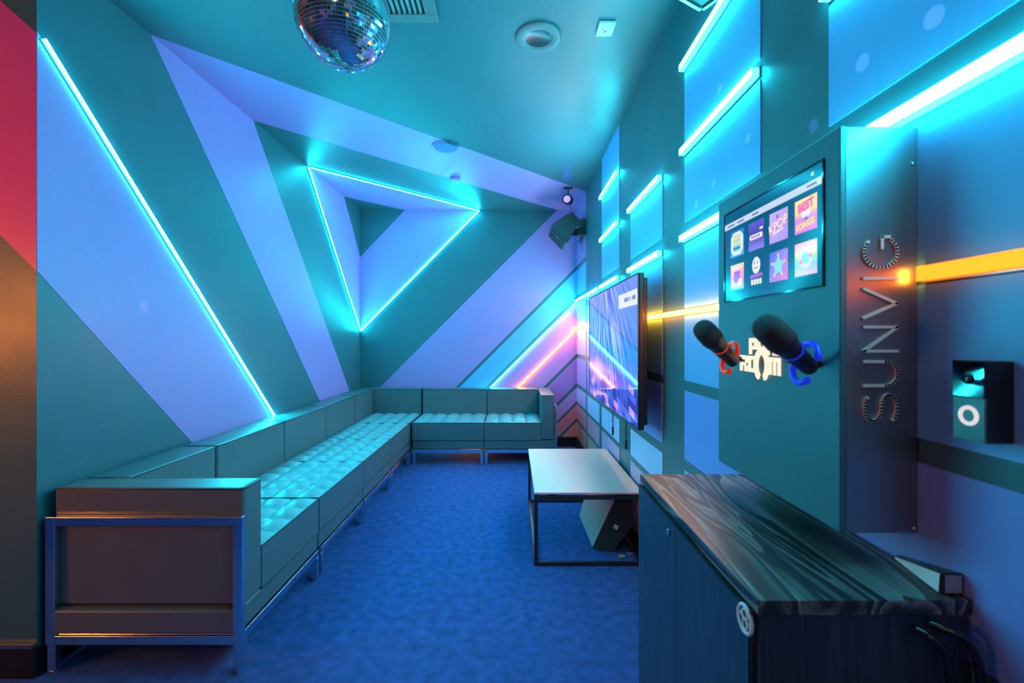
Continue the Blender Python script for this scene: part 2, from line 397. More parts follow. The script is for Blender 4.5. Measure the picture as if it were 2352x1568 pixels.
led(by(.742, 1.700), by(-.92, .038), (0, -1, 0), .014, .014, 'cyan light', 'cyan light strip rising diagonally from behind the sofa to the right corner', GL)
led(by(.742, 1.378), by(-.60, .036), (0, -1, 0), .014, .014, 'orange light', 'orange light strip rising diagonally across the back wall behind the sofa', GO)
rx = lambda y, z: Vector((XR, y, z))
led(rx(5.345, 1.39), rx(1.35, 1.39), (-1, 0, 0), .020, .020, 'orange light', 'orange light bar running along the right wall behind the television', GO)
led(rx(.828, 1.394), rx(-2.6, 1.394), (-1, 0, 0), .026, .022, 'amber light', 'orange light bar meeting the near side of the karaoke terminal', GO)
def rt(c, z, label, y0=None, y1=None):
    a, b, _ = TOW[c]
    led(rx(y1 if y1 is not None else b, z), rx(y0 if y0 is not None else a, z), (-1, 0, 0), .026, .028, 'tube light', label, GR)
rt('A', 1.708, 'short cyan light tube in the back right corner above the orange line', y1=5.34)
rt('B', 1.705, 'cyan light tube over the far top corner of the television')
rt('C', 1.705, 'cyan light tube touching the television top edge, under a tall panel')
rt('C', 2.097, 'middle of three cyan tubes on the tall far panel')
rt('C', 2.455, 'topmost cyan tube on the tall far panel near the ceiling')
rt('D', 2.085, 'cyan light tube topping the panel above the near half of the television')
rt('D', 1.705, 'cyan light tube just above the near top corner of the television')
rt('E', 2.455, 'upper cyan tube on the large panel left of the terminal')
rt('E', 2.088, 'long cyan tube across the middle of the large panel above the terminal')
rt('E', 1.710, 'cyan light tube running into the left edge of the karaoke terminal')
rt('F', 2.088, 'cyan light tube cut off by the top frame edge, at upper right', y0=.46)
rt('F', 1.700, 'wide bright cyan tube passing over the top of the karaoke terminal', y0=.46)

# ------------------------------------------------------------------ sofa modules
ZS, ZT = .425, .703
def tufted(x0, x1, y0, y1, z0, z1, nx, ny):
    m = MB(); q = 8; NX, NY = nx*q, ny*q; top = z1-.020
    k = m.mi('leather tufted lit'); ks = m.mi('leather'); V = []
    for j in range(NY+1):
        for i in range(NX+1):
            a = abs(math.sin(math.pi*i/q)); b = abs(math.sin(math.pi*j/q))
            h = (a**.6)*(b**.6)
            ed = min(i, NX-i, 4)/4.0; ee = min(j, NY-j, 4)/4.0
            but = 0
            crease = .4*max(a, b)
            z = top+.025*h
            if i in (0, NX) or j in (0, NY): z = top+.004
            m.v.append((x0+(x1-x0)*i/NX, y0+(y1-y0)*j/NY, z))
    W = NX+1
    for j in range(NY):
        for i in range(NX):
            m.f.append((j*W+i, j*W+i+1, (j+1)*W+i+1, (j+1)*W+i)); m.m.append(k)
    zt = top+.002
    for a, b in (((x0, y0), (x1, y0)), ((x1, y0), (x1, y1)), ((x1, y1), (x0, y1)), ((x0, y1), (x0, y0))):
        m.poly([(a[0], a[1], z0), (b[0], b[1], z0), (b[0], b[1], zt), (a[0], a[1], zt)], 'leather')
    m.poly([(x0, y0, z0), (x0, y1, z0), (x1, y1, z0), (x1, y0, z0)], 'leather')
    return m, zt
def rim(x0, x1, y0, y1, z, r=.0045, c=.012):
    pts = []
    for (cx, cy, a0) in ((x1-c, y1-c, 0), (x0+c, y1-c, 90), (x0+c, y0+c, 180), (x1-c, y0+c, 270)):
        for t in (0, 45, 90):
            a = math.radians(a0+t); pts.append((cx+c*math.cos(a), cy+c*math.sin(a), z))
    m = MB(); m.tube(pts, r, 'leather piping', 6, closed=True); return m
def cushion(name, root, x0, x1, y0, y1, z0, z1, bev=.014, pipe=True):
    m = MB(); m.box(x0, x1, y0, y1, z0, z1, 'leather'); o = m.build(name, root, bevel=bev, seg=3)
    if pipe: rim(x0+.002, x1-.002, y0+.002, y1-.002, z1-.006).build('piping', o, smooth=True)
    return o
def sofa(label, W, loc, rz, arm=None, corner=False, nx=5, DEP=.742):
    t = thing('sofa_section', label, 'sofa', loc, rz, 'sections of the L-shaped black leather sofa')
    g = .0015; AW = .155; BT = .19
    x0 = g + (AW if arm == 'lo' else 0); x1 = W-g-(AW if arm == 'hi' else 0)
    yb = DEP-BT
    sx1 = W-BT if corner else x1
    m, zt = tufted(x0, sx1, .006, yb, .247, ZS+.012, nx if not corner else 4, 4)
    sc = m.build('seat_cushion', t, smooth='angle', fix=False)
    rim(x0+.002, sx1-.002, .008, yb-.002, zt+.001, .004, .006).build('piping', sc, smooth=True)
    rim(x0+.0035, x1-.0035, .0075, yb, .246, .0045, .006).build('piping', sc, smooth=True)  # dark tube added for the shaded crease between seat and base band
    m = MB(); m.box(g, W-g, .010, DEP-.012, .155, .245, 'leather'); m.build('base_band', t, bevel=.010, seg=3)
    if corner:
        cushion('back_cushion', t, g, W-BT-.002, yb, DEP-.008, .25, ZT)
        cushion('back_cushion', t, W-BT, W-g, g, DEP-.008, .25, ZT)
    else:
        cushion('back_cushion', t, x0, x1, yb, DEP-.008, .25, ZT)
    if arm:
        a0, a1 = (.026, AW) if arm == 'lo' else (W-AW, W-.026)
        m = MB(); m.box(a0, a1, .004, DEP-.008, .25, ZT, 'leather'); o = m.build('arm_cushion', t, bevel=.014, seg=3)
        rim(a0+.002, a1-.002, .006, DEP-.010, ZT-.006).build('piping', o, smooth=True)
        b0, b1 = (0, .024) if arm == 'lo' else (W-.024, W)
        m = MB(); q = .036
        m.box(b0, b1, -.004, q-.004, .115, .60, 'chrome'); m.box(b0, b1, DEP-q, DEP, .115, .60, 'chrome')
        m.box(b0, b1, q-.004, DEP-q, .566, .60, 'chrome'); m.box(b0, b1, q-.004, DEP-q, .115, .150, 'chrome')
        m.build('arm_frame', t, bevel=.003)
    # rails and legs
    m = MB(); r0 = .118; r1 = .153
    m.box(.01, W-.01, .002, .030, r0, r1, 'chrome'); m.box(.01, W-.01, DEP-.032, DEP-.004, r0, r1, 'chrome')
    m.box(.01, .038, .031, DEP-.033, r0, r1, 'chrome'); m.box(W-.038, W-.01, .031, DEP-.033, r0, r1, 'chrome')
    m.build('frame_rail', t, bevel=.002)
    for lx_ in (.006, W-.036):
        for ly in (0, DEP-.034):
            m = MB(); m.box(lx_, lx_+.030, ly, ly+.032, .012, r0, 'chrome'); lg = m.build('leg', t, bevel=.002)
            m = MB(); m.cyl((lx_+.015, ly+.016, 0), (lx_+.015, ly+.016, .012), .017, 'chrome'); m.build('foot_glide', lg, smooth='angle')
    return t
R90 = math.pi/2
XS = -1.03
sofa('black leather sofa section with the chrome framed arm nearest the camera', .705, (XS, 1.722, 0), R90, arm='lo', nx=4)
sofa('armless black tufted sofa section right behind the one with the near arm', .715, (XS, 2.437, 0), R90)
sofa('second armless sofa section along the left wall, just before the corner piece', .70, (XS, 3.155, 0), R90)
sofa('third armless section on the left, reaching the inner corner of the sofa', .71, (XS, 3.858, 0), R90)
sofa('corner sofa section with backs on two sides, under the glowing triangle', .745, (XS, 4.585, 0), R90, corner=True)
sofa('armless sofa section in the middle of the back wall row', .726, (XS+.012, 4.585, 0), 0, DEP=.722)
sofa('end sofa section on the back wall with its arm by the right corner', .735, (XS+.740, 4.585, 0), 0, arm='hi', nx=4, DEP=.722)

# ------------------------------------------------------------------ coffee table
t = thing('coffee_table', 'low coffee table with pale top and open black metal frame', 'table', (.425, 3.055, 0))
x0, x1, y0, y1 = -.305, .305, -.505, .505
m = MB(); m.box(x0, x1, y0, y1, .402, .412, 'table laminate'); m.build('tabletop', t, bevel=.0015)
q = .02
for (a, b) in ((x0, y0), (x1-q, y0), (x0, y1-q), (x1-q, y1-q)):
    m = MB(); m.box(a, a+q, b, b+q, q, .372, 'black metal'); m.build('leg', t, bevel=.001)
m = MB()
for z in (0, .372):
    m.box(x0, x1, y0, y0+q, z, z+q, 'black metal'); m.box(x0, x1, y1-q, y1, z, z+q, 'black metal')
    m.box(x0, x0+q, y0+q, y1-q, z, z+q, 'black metal'); m.box(x1-q, x1, y0+q, y1-q, z, z+q, 'black metal')
m.build('frame', t, bevel=.001)
m = MB()
for a in (-.2, .2):
    for b in (y0+.012, y1-.012): m.box(a-.02, a+.02, b-.008, b+.008, .392, .402, 'black plastic')
m.build('spacer', t)

# ------------------------------------------------------------------ floor speaker under the table
def quadloft(m, A, B, mat):
    n = len(A); b = len(m.v); m.v += [tuple(p) for p in A]+[tuple(p) for p in B]; k = m.mi(mat)
    m.f.append(tuple(range(b, b+n))); m.m.append(k); m.f.append(tuple(range(b+2*n-1, b+n-1, -1))); m.m.append(k)
    for i in range(n):
        j = (i+1) % n; m.f.append((b+i, b+j, b+n+j, b+n+i)); m.m.append(k)
t = thing('floor_speaker', 'tilted wedge loudspeaker with dark grille on the carpet under the coffee table', 'speaker', (.58, 2.9, 0))
Afr = [(.478, 2.74, .012), (.545, 2.72, .0), (.600, 2.72, .0), (.722, 2.70, .175), (.715, 2.74, .335), (.655, 2.79, .345)]
Bbk = [(.472, 3.25, .010), (.53, 3.28, .0), (.60, 3.28, .0), (.69, 3.25, .16), (.66, 3.25, .28), (.53, 3.27, .195)]
Afr = rel(t, Afr); Bbk = rel(t, Bbk)
mid = [a.lerp(b, .11) for a, b in zip(Afr, Bbk)]
m = MB(); quadloft(m, mid, Bbk, 'floor speaker shell'); m.build('cabinet', t, bevel=.006)
fc = sum(Afr, Vector())/6; n6 = [a.lerp(b, .10) for a, b in zip(Afr, Bbk)]
fr = [a.lerp(b, .035) for a, b in zip(Afr, Bbk)]
m = MB(); quadloft(m, fr, n6, 'floor speaker shell'); m.build('bezel', t, bevel=.004)
gi = [fc+(a-fc)*.985 for a in Afr]; gj = [p+Vector((0, .012, 0)) for p in gi]
m = MB(); quadloft(m, gi, gj, 'speaker grille'); m.build('grille', t, bevel=.003)
c = fc+Vector((-.005, -.019, -.02))
m = MB(); s_ = .012
nb = (Afr[3]-Afr[0]).cross(Afr[5]-Afr[0]).normalized()
if nb.y > 0: nb = -nb
ub = (Afr[4]-Afr[1]).normalized(); vb = nb.cross(ub).normalized(); c = fc+nb*.002+Vector((0, -.004, 0))
m.prism([c-ub*s_-vb*s_, c+ub*s_-vb*s_, c+ub*s_+vb*s_, c-ub*s_+vb*s_], nb*.003, 'white print'); 
m.prism([c+nb*.003-ub*.005-vb*.005, c+nb*.003+ub*.005-vb*.005, c+nb*.003+vb*.006], nb*.001, 'black plastic'); m.build('badge', t)
def scrap(p, mat, label):
    m = MB(); p = Vector(p)
    m.hexa([p+Vector(q) for q in ((-.012, -.01, 0), (.004, -.012, 0), (.006, .012, 0), (-.012, .01, 0), (-.013, -.01, .012), (.003, -.012, .004), (.006, .012, .004), (-.012, .01, .011))], mat)
    m.prism([p+Vector(q) for q in ((.003, -.011, .001), (.022, -.008, .001), (.022, .008, .001), (.004, .009, .001))], (0, 0, .004), mat)
    tag(m.build('paper_scrap'), label, 'litter')
scrap((.632, 2.66, .001), 'yellow paper', 'crumpled pale yellow scrap of paper on the carpet before the speaker')
scrap((.690, 2.69, .001), 'pink paper', 'tiny purplish scrap on the carpet beside the yellow one')

# ------------------------------------------------------------------ wall speakers
def wall_speaker(label, base, flip=0):
    t = thing('wall_speaker', label, 'speaker', base, 0, 'wall-mounted loudspeakers')
    # local: x along X (wall at +.754-base.x), y depth 0..dep, z
    P = [(.0, .308), (-.076, .281), (-.219, .174), (-.049, -.004), (.0715, .228)]
    dep = .40
    m = MB(); m.prism([(x, 0, z) for x, z in P], (0, dep, 0), 'speaker shell'); m.build('cabinet', t, bevel=.008, seg=2)
    # front grille along the lower left face
    a = Vector((-.219, .006, .174)); b = Vector((-.049, .006, -.004)); n = Vector((-.178, 0, -.170)).normalized()
    pts = [a+n*.001, b+n*.001, b.lerp(a, .06)+n*.018, a.lerp(b, .06)+n*.018]
    m = MB(); m.prism(pts, (0, dep-.012, 0), 'speaker shell', None); m.build('bezel', t, bevel=.004)
    pts = [a.lerp(b, .08)+n*.0185, b.lerp(a, .08)+n*.0185, b.lerp(a, .10)+n*.022, a.lerp(b, .10)+n*.022]
    m = MB(); m.prism([p+Vector((0, .012, 0)) for p in pts], (0, dep-.04, 0), 'speaker grille'); m.build('grille', t)
    c = a.lerp(b, .5)+n*.0225+Vector((0, .09, 0)); u = (b-a).normalized()
    m = MB(); m.prism([c-u*.012, c+u*.012, c+u*.012+Vector((0, .008, 0)), c-u*.012+Vector((0, .008, 0))], n*.002, 'white print'); m.build('badge', t)
    # yoke bracket to the wall
    wx = XR-base[0]
    m = MB()
    for yy in (-.009, dep+.003): m.box(-.02, wx-.012, yy, yy+.006, .155, .235, 'speaker shell')
    m.box(wx-.014, wx-.003, -.009, dep+.009, .07, .235, 'speaker shell')
    m.box(.05, wx-.014, -.004, .09, .075, .150, 'black plastic')
    m.build('bracket', t, bevel=.003)
    m = MB()
    m.cyl((-.02, -.018, .195), (-.02, -.008, .195), .034, 'speaker shell', 24); m.box(-.012, -.004, -.026, -.018, .195, .235, 'speaker shell')
    m.build('pivot_knob', t, smooth='angle')
    return t
wall_speaker('black angled wall speaker in the back right corner, beside the blue spot', (.616, 4.665, 2.262))
t = thing('stage_light', 'dark boxy stage light whose corner just shows at the top edge, near the right wall', 'stage light', (.588, 1.416, 2.30))
ea = Vector((-.86, -.51, 0)); eb = Vector((.51, -.86, 0)); up = Vector((0, 0, 1))
m = MB(); c8 = [Vector(), eb*.20, eb*.20+ea*.16, ea*.16]
m.hexa([p+up*.006 for p in c8]+[p+up*.12 for p in c8], 'black plastic'); m.build('body', t, bevel=.003)
m = MB()
for p0, p1 in zip(c8, c8[1:]+c8[:1]):
    d = (p1-p0).normalized(); n_ = Vector((0, 0, 1)).cross(d); m.hexa([p0, p1, p1-n_*-.010, p0-n_*-.010, p0+up*.006, p1+up*.006, p1+n_*.010+up*.006, p0+n_*.010+up*.006], 'brushed aluminium')
m.build('front_rim', t)
m = MB(); cc_ = (c8[0]+c8[2])/2
m.lathe(cc_+up*.001, up, [(0, .045), (.005, .045)], 28, 'gloss black'); m.build('lens', t)
m = MB(); m.cyl(cc_+up*.12, cc_+up*(ZC-2.30-.012), .012, 'black metal', 12); m.cyl(cc_+up*(ZC-2.30-.012), cc_+up*(ZC-2.30-.001), .05, 'black metal', 20); m.build('hanging_pole', t, smooth='angle')

# ------------------------------------------------------------------ pin spot
t = thing('pin_spot', 'small black pin spot glowing blue under the ceiling at back right', 'spotlight', (.555, 4.56, 2.66))
aim = (Vector((-.556, 1.495, 2.321))-Vector(t.location)).normalized()
m = MB(); m.lathe(-aim*.06, aim, [(0, .028), (.01, .042), (.06, .05), (.11, .05), (.115, .046)], 24, 'black plastic'); m.build('lamp_body', t, smooth='angle')
m = MB(); m.lathe(aim*.056, aim, [(0, .034), (.004, .034)], 24, 'blue lens'); m.build('lens', t)
m = MB(); m.cyl((0, 0, .05), (0, 0, .118), .006, 'black metal'); m.box(-.045, .045, -.03, .03, .118, .124, 'black metal'); m.build('stem', t, smooth='angle')
m = MB(); m.tube([(.02, .02, -.04), (.035, .04, -.09), (.045, .05, -.13), (.05, .06, -.16)], .003, 'black plastic'); m.build('cable', t, smooth=True)

# ------------------------------------------------------------------ ceiling fittings
R = .15; bc = Vector((-.5559, 1.495, CZ+1.0433))
t = thing('disco_ball', 'mirrored disco ball hanging from the ceiling', 'disco ball', bc)
m = MB()
m.lathe((0, 0, -R*.986), (0, 0, 1), [(R*.986*(1-math.cos(math.pi*j/48)), max(.0005, R*.986*math.sin(math.pi*j/48))) for j in range(49)], 96, 'ball core')
m.build('core', t, smooth=True)
m = MB(); rows = 44; k = m.mi('mirror')
for j in range(rows):
    th0 = math.pi*j/rows; th1 = math.pi*(j+1)/rows; thm = (th0+th1)/2
    n = max(3, int(round(2*math.pi*math.sin(thm)/(math.pi/rows)/.72)))
    off = random.random()
    for i in range(n):
        ph = 2*math.pi*(i+.5+off)/n; hw = math.pi/n*.87; hh = (th1-th0)/2*.87
        nrm = Vector((math.sin(thm)*math.cos(ph), math.sin(thm)*math.sin(ph), math.cos(thm)))
        jt = Vector((random.gauss(0, 1), random.gauss(0, 1), random.gauss(0, 1)))*.022
        q = []
        for a, b in ((-1, -1), (1, -1), (1, 1), (-1, 1)):
            tt = thm+b*hh; pp = ph+a*hw
            q.append(Vector((math.sin(tt)*math.cos(pp), math.sin(tt)*math.sin(pp), math.cos(tt))))
        c = sum(q, Vector())/4; nn = (nrm+jt).normalized()
        top = []
        for p in q:
            d = p-c; d = d-nn*d.dot(nn); top.append((c+d)*R)
        base = [p*(R*.98) for p in q]
        b = len(m.v); m.v += [tuple(p) for p in top]+[tuple(p) for p in base]
        m.f.append((b+3, b+2, b+1, b)); m.m.append(k)
        for s0 in range(4):
            s1 = (s0+1) % 4; m.f.append((b+s0, b+s1, b+4+s1, b+4+s0)); m.m.append(k)
m.build('mirror_tiles', t)
m = MB(); m.cyl((0, 0, R-.004), (0, 0, R+.02), .025, 'chrome'); m.build('cap', t, smooth='angle')
m = MB(); m.cyl((0, 0, R+.02), (0, 0, ZC-bc.z-.05), .004, 'chrome', 8); m.build('hanging_rod', t)
m = MB(); m.cyl((0, 0, ZC-bc.z-.05), (0, 0, ZC-bc.z-.001), .05, 'black plastic', 24); m.build('motor', t, smooth='angle')

t = thing('ceiling_vent', 'square louvred air vent on the ceiling behind the disco ball', 'vent', (-.655, 1.86, ZC))
x0, x1, y0, y1 = -.305, .305, -.295, .295; w = .055
m = MB()
for a in ((x0, x1, y0, y0+w), (x0, x1, y1-w, y1), (x0, x0+w, y0+w, y1-w), (x1-w, x1, y0+w, y1-w)): m.box(*a, -.016, -.001, 'painted metal')
m.build('frame', t, bevel=.003)
m = MB(); m.box(x0+w, x1-w, y0+w, y1-w, -.004, -.001, 'duct dark'); m.build('duct', t)
for i in range(20):
    x = x0+w+.012+i*(x1-x0-2*w-.012)/20
    m = MB(); m.hexa([(x, y0+w, -.014), (x+.004, y0+w, -.014), (x+.004, y1-w, -.014), (x, y1-w, -.014), (x+.010, y0+w, -.005), (x+.014, y0+w, -.005), (x+.014, y1-w, -.005), (x+.010, y1-w, -.005)], 'painted metal')
    m.build('louvre', t)

p = atZ(ZC, 1237, 84)
t = thing('downlight', 'round recessed downlight with pale trim ring on the ceiling', 'ceiling light', p)
m = MB()
pr = [(0.0, .112), (-.006, .114), (-.012, .110), (-.014, .104), (-.013, .070), (-.010, .066), (-.002, .064)]
n = 48
for j, (z, r) in enumerate(pr):
    for i in range(n): m.v.append((r*math.cos(2*math.pi*i/n), r*math.sin(2*math.pi*i/n), z-.001))
k = m.mi('light trim')
for j in range(len(pr)-1):
    for i in range(n): m.f.append((j*n+i, j*n+(i+1) % n, (j+1)*n+(i+1) % n, (j+1)*n+i)); m.m.append(k)
m.build('trim_ring', t, smooth=True)
m = MB(); pr = [(-.010, .066), (-.0085, .058), (-.006, .04), (-.004, .018), (-.0035, .001)]
k = m.mi('reflector')
for j, (z, r) in enumerate(pr):
    for i in range(n): m.v.append((r*math.cos(2*math.pi*i/n), r*math.sin(2*math.pi*i/n), z-.001))
for j in range(len(pr)-1):
    for i in range(n): m.f.append((j*n+i, j*n+(i+1) % n, (j+1)*n+(i+1) % n, (j+1)*n+i)); m.m.append(k)
m.build('reflector', t, smooth=True)

p = atZ(ZC, 1024, 336)
t = thing('ceiling_speaker', 'round flush ceiling speaker painted over by the lavender stripe edge', 'speaker', p)
m = MB()
# the stripe edge crosses the disc: paint the far corner charcoal
rr = .105; d = Vector((XR-XL, 4.68-2.26, 0)).normalized(); nn_ = Vector((d.y, -d.x, 0))
dist = (Vector((XL, 2.26, 0))-Vector((p.x, p.y, 0))).dot(nn_)+.0
pl = [Vector((rr*math.cos(a), rr*math.sin(a), 0)) for a in [2*math.pi*i/64 for i in range(64)]]
dist = max(-.09, min(.09, dist))
def clip(pts, sgn):
    o = []
    for i in range(len(pts)):
        a, b = pts[i], pts[(i+1) % len(pts)]; fa = sgn*(a.dot(nn_)-dist); fb = sgn*(b.dot(nn_)-dist)
        if fa >= 0: o.append(a)
        if fa*fb < 0: o.append(a.lerp(b, fa/(fa-fb)))
    return o
for sgn, mt in ((-1, 'lavender paint'), (1, 'charcoal ceiling paint')):
    q = clip(pl, sgn)
    if len(q) > 2: m.prism([v+Vector((0, 0, -.010)) for v in q], (0, 0, .008), mt)
m.build('rim', t)
m = MB()
for sgn, mt in ((-1, 'speaker recess shade'), (1, 'speaker shell')):
    q = clip([v*.86 for v in pl], sgn)
    if len(q) > 2: m.prism([v+Vector((0, 0, -.014)) for v in q], (0, 0, .004), mt)
m.build('grille', t)

p = atZ(ZC, 1046, 408)
m = MB(); m.lathe((p.x, p.y, ZC-.026), (0, 0, 1), [(0, .040), (.003, .046), (.019, .046), (.025, .040)], 32, 'lavender paint')
tag(m.build('sprinkler_cover', smooth='angle'), 'small round sprinkler cover on the ceiling stripe above the sofa', 'sprinkler')

p = atZ(ZC, 1391, 62)
t = thing('alarm_plate', 'small white rectangular alarm plate on the ceiling', 'alarm', p)
m = MB(); m.box(-.040, .040, -.048, .048, -.016, -.001, 'white plastic'); m.build('plate', t, bevel=.004)
m = MB(); m.box(-.009, .009, -.03, .034, -.020, -.016, 'white plastic'); m.box(-.02, .02, -.008, -.002, -.0165, -.016, 'grey print'); m.box(-.006, .008, -.042, -.039, -.0165, -.016, 'grey print'); m.build('lens', t, bevel=.002)
m = MB(); m.box(-.007, -.003, -.004, .012, -.021, -.020, 'red print'); m.prism([(-.003, .012, -.021), (.007, .002, -.021), (.007, -.006, -.021), (-.003, .004, -.021)], (0, 0, .001), 'red print'); m.build('red_mark', t)

# ------------------------------------------------------------------ television
TX = .622
t = thing('television', 'large wall-mounted television showing a blue and violet city', 'television', (TX, 2.98, 1.212))
y0, y1, z0, z1 = -.725, .73, -.392, .392
m = MB(); m.box(.004, .030, y0, y1, z0, z1, 'black plastic'); m.box(.030, .052, y0+.02, y1-.02, z0+.02, z1-.02, 'black plastic'); m.box(.052, .075, y0+.10, y1-.10, z0+.05, z1-.2, 'black plastic'); m.build('shell', t, bevel=.006)
m = MB(); b = .009
for a in ((y0, y1, z0, z0+b), (y0, y1, z1-b, z1), (y0, y0+b, z0+b, z1-b), (y1-b, y1, z0+b, z1-b)): m.box(-.002, .004, *a, 'black metal')
m.build('bezel', t, bevel=.001)
m = MB(); m.box(.0005, .004, y0+b, y1-b, z0+b, z1-b, 'tv picture'); sc = m.build('screen', t)
emis('banner white', (.80, .84, 1.0), .95, True); emis('banner grey', (.35, .38, .55), .6, True)
m = MB(); m.box(0, .0005, y0+b, y0+.42, .235, .315, 'banner white')
for i, (a, w) in enumerate(((.05, .07), (.15, .02), (.19, .10))): m.box(-.0003, 0, y0+a, y0+a+w, .265, .287, 'banner grey')
m.build('caption_banner', sc)
m = MB(); m.box(.075, XR-TX-.002, -.2, .2, -.15, .15, 'black metal'); m.build('wall_mount', t)
def cable(y, ztop, zbot, label):
    m = MB(); x = XR-.010
    t = thing('cable', label, 'cable', (x, y, zbot), 0, 'cables hanging under the television')
    h = ztop-zbot
    m.tube([(0, .014, h), (0, .012, h*.6), (0, .004, h*.3), (0, 0, .06)], .0018, 'black plastic', 6); m.tube([(0, -.012, h), (0, -.010, h*.6), (0, -.003, h*.3), (0, 0, .06)], .0018, 'black plastic', 6)
    m.build('cord', t, smooth=True)
    m = MB(); m.box(-.006, .005, -.007, .007, 0, .062, 'black plastic'); m.build('plug', t, bevel=.002)
a = atX(XR, 1410.5, 999); cable(a.y, .82, a.z, 'thin cable with a plug dangling over the light blue panel below the television')
a = atX(XR, 1441.5, 1031); cable(a.y, .82, a.z, 'thin cable with a plug dangling over the dark strip below the television')

# ------------------------------------------------------------------ karaoke terminal
KX = .606; KY0, KY1, KZ0, KZ1 = .843, 1.342, .916, 1.672
t = thing('karaoke_terminal', 'tall wall-mounted karaoke terminal with touch screen and lit lettering', 'jukebox', (KX, KY0, KZ0))
W_, H_ = KY1-KY0, KZ1-KZ0
D_ = XR-KX-.003
m = MB(); m.box(0, .012, 0, W_, 0, H_, 'kiosk shell'); m.build('front_panel', t, bevel=.003)
m = MB(); m.box(.012, D_, .0015, W_, 0, H_-.0015, 'kiosk side'); m.build('housing', t, bevel=.002)
def kf(yw, zw, dx=0): return (dx, yw-KY0, zw-KZ0)     # point on the terminal's front face
sy0, sy1, sz0, sz1 = .888, 1.296, 1.382, 1.624
m = MB(); b = .004
for a in ((sy0-b, sy1+b, sz0-b, sz0), (sy0-b, sy1+b, sz1, sz1+b), (sy0-b, sy0, sz0, sz1), (sy1, sy1+b, sz0, sz1)):
    p0 = kf(a[0], a[2]); p1 = kf(a[1], a[3]); m.box(-.003, 0, p0[1], p1[1], p0[2], p1[2], 'gloss black')
m.build('screen_bezel', t)
emis('screen teal', (.0, .10, .19), .9, True); emis('bar white', (.62, .72, .95), .95, True); emis('bar grey', (.25, .3, .5), .5, True)
m = MB(); p0 = kf(sy0, sz0); p1 = kf(sy1, sz1); m.box(-.0012, 0, p0[1], p1[1], p0[2], p1[2], 'screen teal'); scr = m.build('screen', t)
m = MB()
def frect(m, y0, y1, z0, z1, mat, d=-.0016, th=.0004):
    p0 = kf(y0, z0); p1 = kf(y1, z1); m.box(d, d+th, p0[1], p1[1], p0[2], p1[2], mat)
frect(m, sy0, sy1, 1.5806, 1.5965, 'bar white')
for a, w in ((1.24, .04), (1.19, .035), (1.12, .03), (.905, .03)): frect(m, a, a+w, 1.586, 1.590, 'bar grey', -.0019)
frect(m, .915, .922, 1.606, 1.613, 'bar white')
m.build('menu_bar', scr)
# tiles: centre y, rows
ty = [1.227, 1.1305, 1.036, .9397]; hw = .0355; rz_ = [(1.498, 1.568), (1.408, 1.477)]
grad('tile ice', 'z', [(0, (.10, .45, .95)), (1, (.02, .18, .75))]); grad('tile indigo', 'z', [(0, (.28, .24, .90)), (.5, (.05, .04, .35)), (1, (.14, .10, .65))])
grad('tile lilac', 'yz', [(0, (.45, .28, .85)), (1, (.62, .48, .95))]); grad('tile sunny', 'z', [(0, (.85, .18, .75)), (.45, (.75, .30, .70)), (.6, (.95, .70, .30)), (1, (.95, .80, .25))])
grad('tile sunset', 'z', [(0, (.15, .75, .65)), (.25, (.75, .35, .75)), (.7, (.95, .35, .55)), (1, (.95, .75, .35))]); grad('tile star', 'yz', [(0, (.80, .12, .45)), (.5, (.35, .25, .85)), (1, (.05, .15, .80))])
grad('tile rainbow', 'z', [(0, (.85, .55, .90)), (.3, (.35, .55, .95)), (.5, (.35, .80, .40)), (.65, (.95, .80, .35)), (1, (.90, .50, .85))])
for n_, c_ in (('px white', (.9, .92, 1)), ('px pink', (.95, .12, .45)), ('px yellow', (.95, .75, .12)), ('px navy', (.02, .03, .12)), ('px purple', (.40, .12, .70)), ('px aqua', (.30, .75, .95)), ('px red', (.85, .05, .15)), ('px teal', (.02, .3, .4))): emis(n_, c_, .95, True)
art = MB()
def tile(c, r, mat):
    global art
    if art.f: art.build('song_tile', scr)
    art = MB()
    if mat: frect(art, ty[c]-hw, ty[c]+hw, rz_[r][0], rz_[r][1], mat)
# art on top of tiles lies in the same sub-part level, as one mesh
def fpoly(m, c, r, uv, mat, d=-.0020):   # uv in 0..1, u from the left edge as seen
    z0, z1 = rz_[r]
    m.prism([kf(ty[c]+hw-u*2*hw, z0+v*(z1-z0), d) for u, v in uv], (.0004, 0, 0), mat)
def ring(cu, cv, ru, rv, n=20): return [(cu+ru*math.cos(2*math.pi*i/n), cv+rv*math.sin(2*math.pi*i/n)) for i in range(n)]
def textmesh(body, size, mat, origin, u, v, ext=.0004, bold=0, name='t'):
    cu = bpy.data.curves.new(name, 'FONT'); cu.body = body; cu.size = size; cu.extrude = 0; cu.offset = bold; cu.align_x = 'CENTER'; cu.align_y = 'CENTER'; cu.resolution_u = 3
    ob = bpy.data.objects.new(name, cu); COL.objects.link(ob); dg = bpy.context.evaluated_depsgraph_get(); me = bpy.data.meshes.new_from_object(ob.evaluated_get(dg))
    bpy.data.objects.remove(ob); u = Vector(u); v = Vector(v); n = u.cross(v); m = MB(); o = Vector(origin)
    for pl_ in me.polygons: m.poly([o+u*me.vertices[i].co.x+v*me.vertices[i].co.y for i in pl_.vertices], mat)
    bpy.data.meshes.remove(me); return m
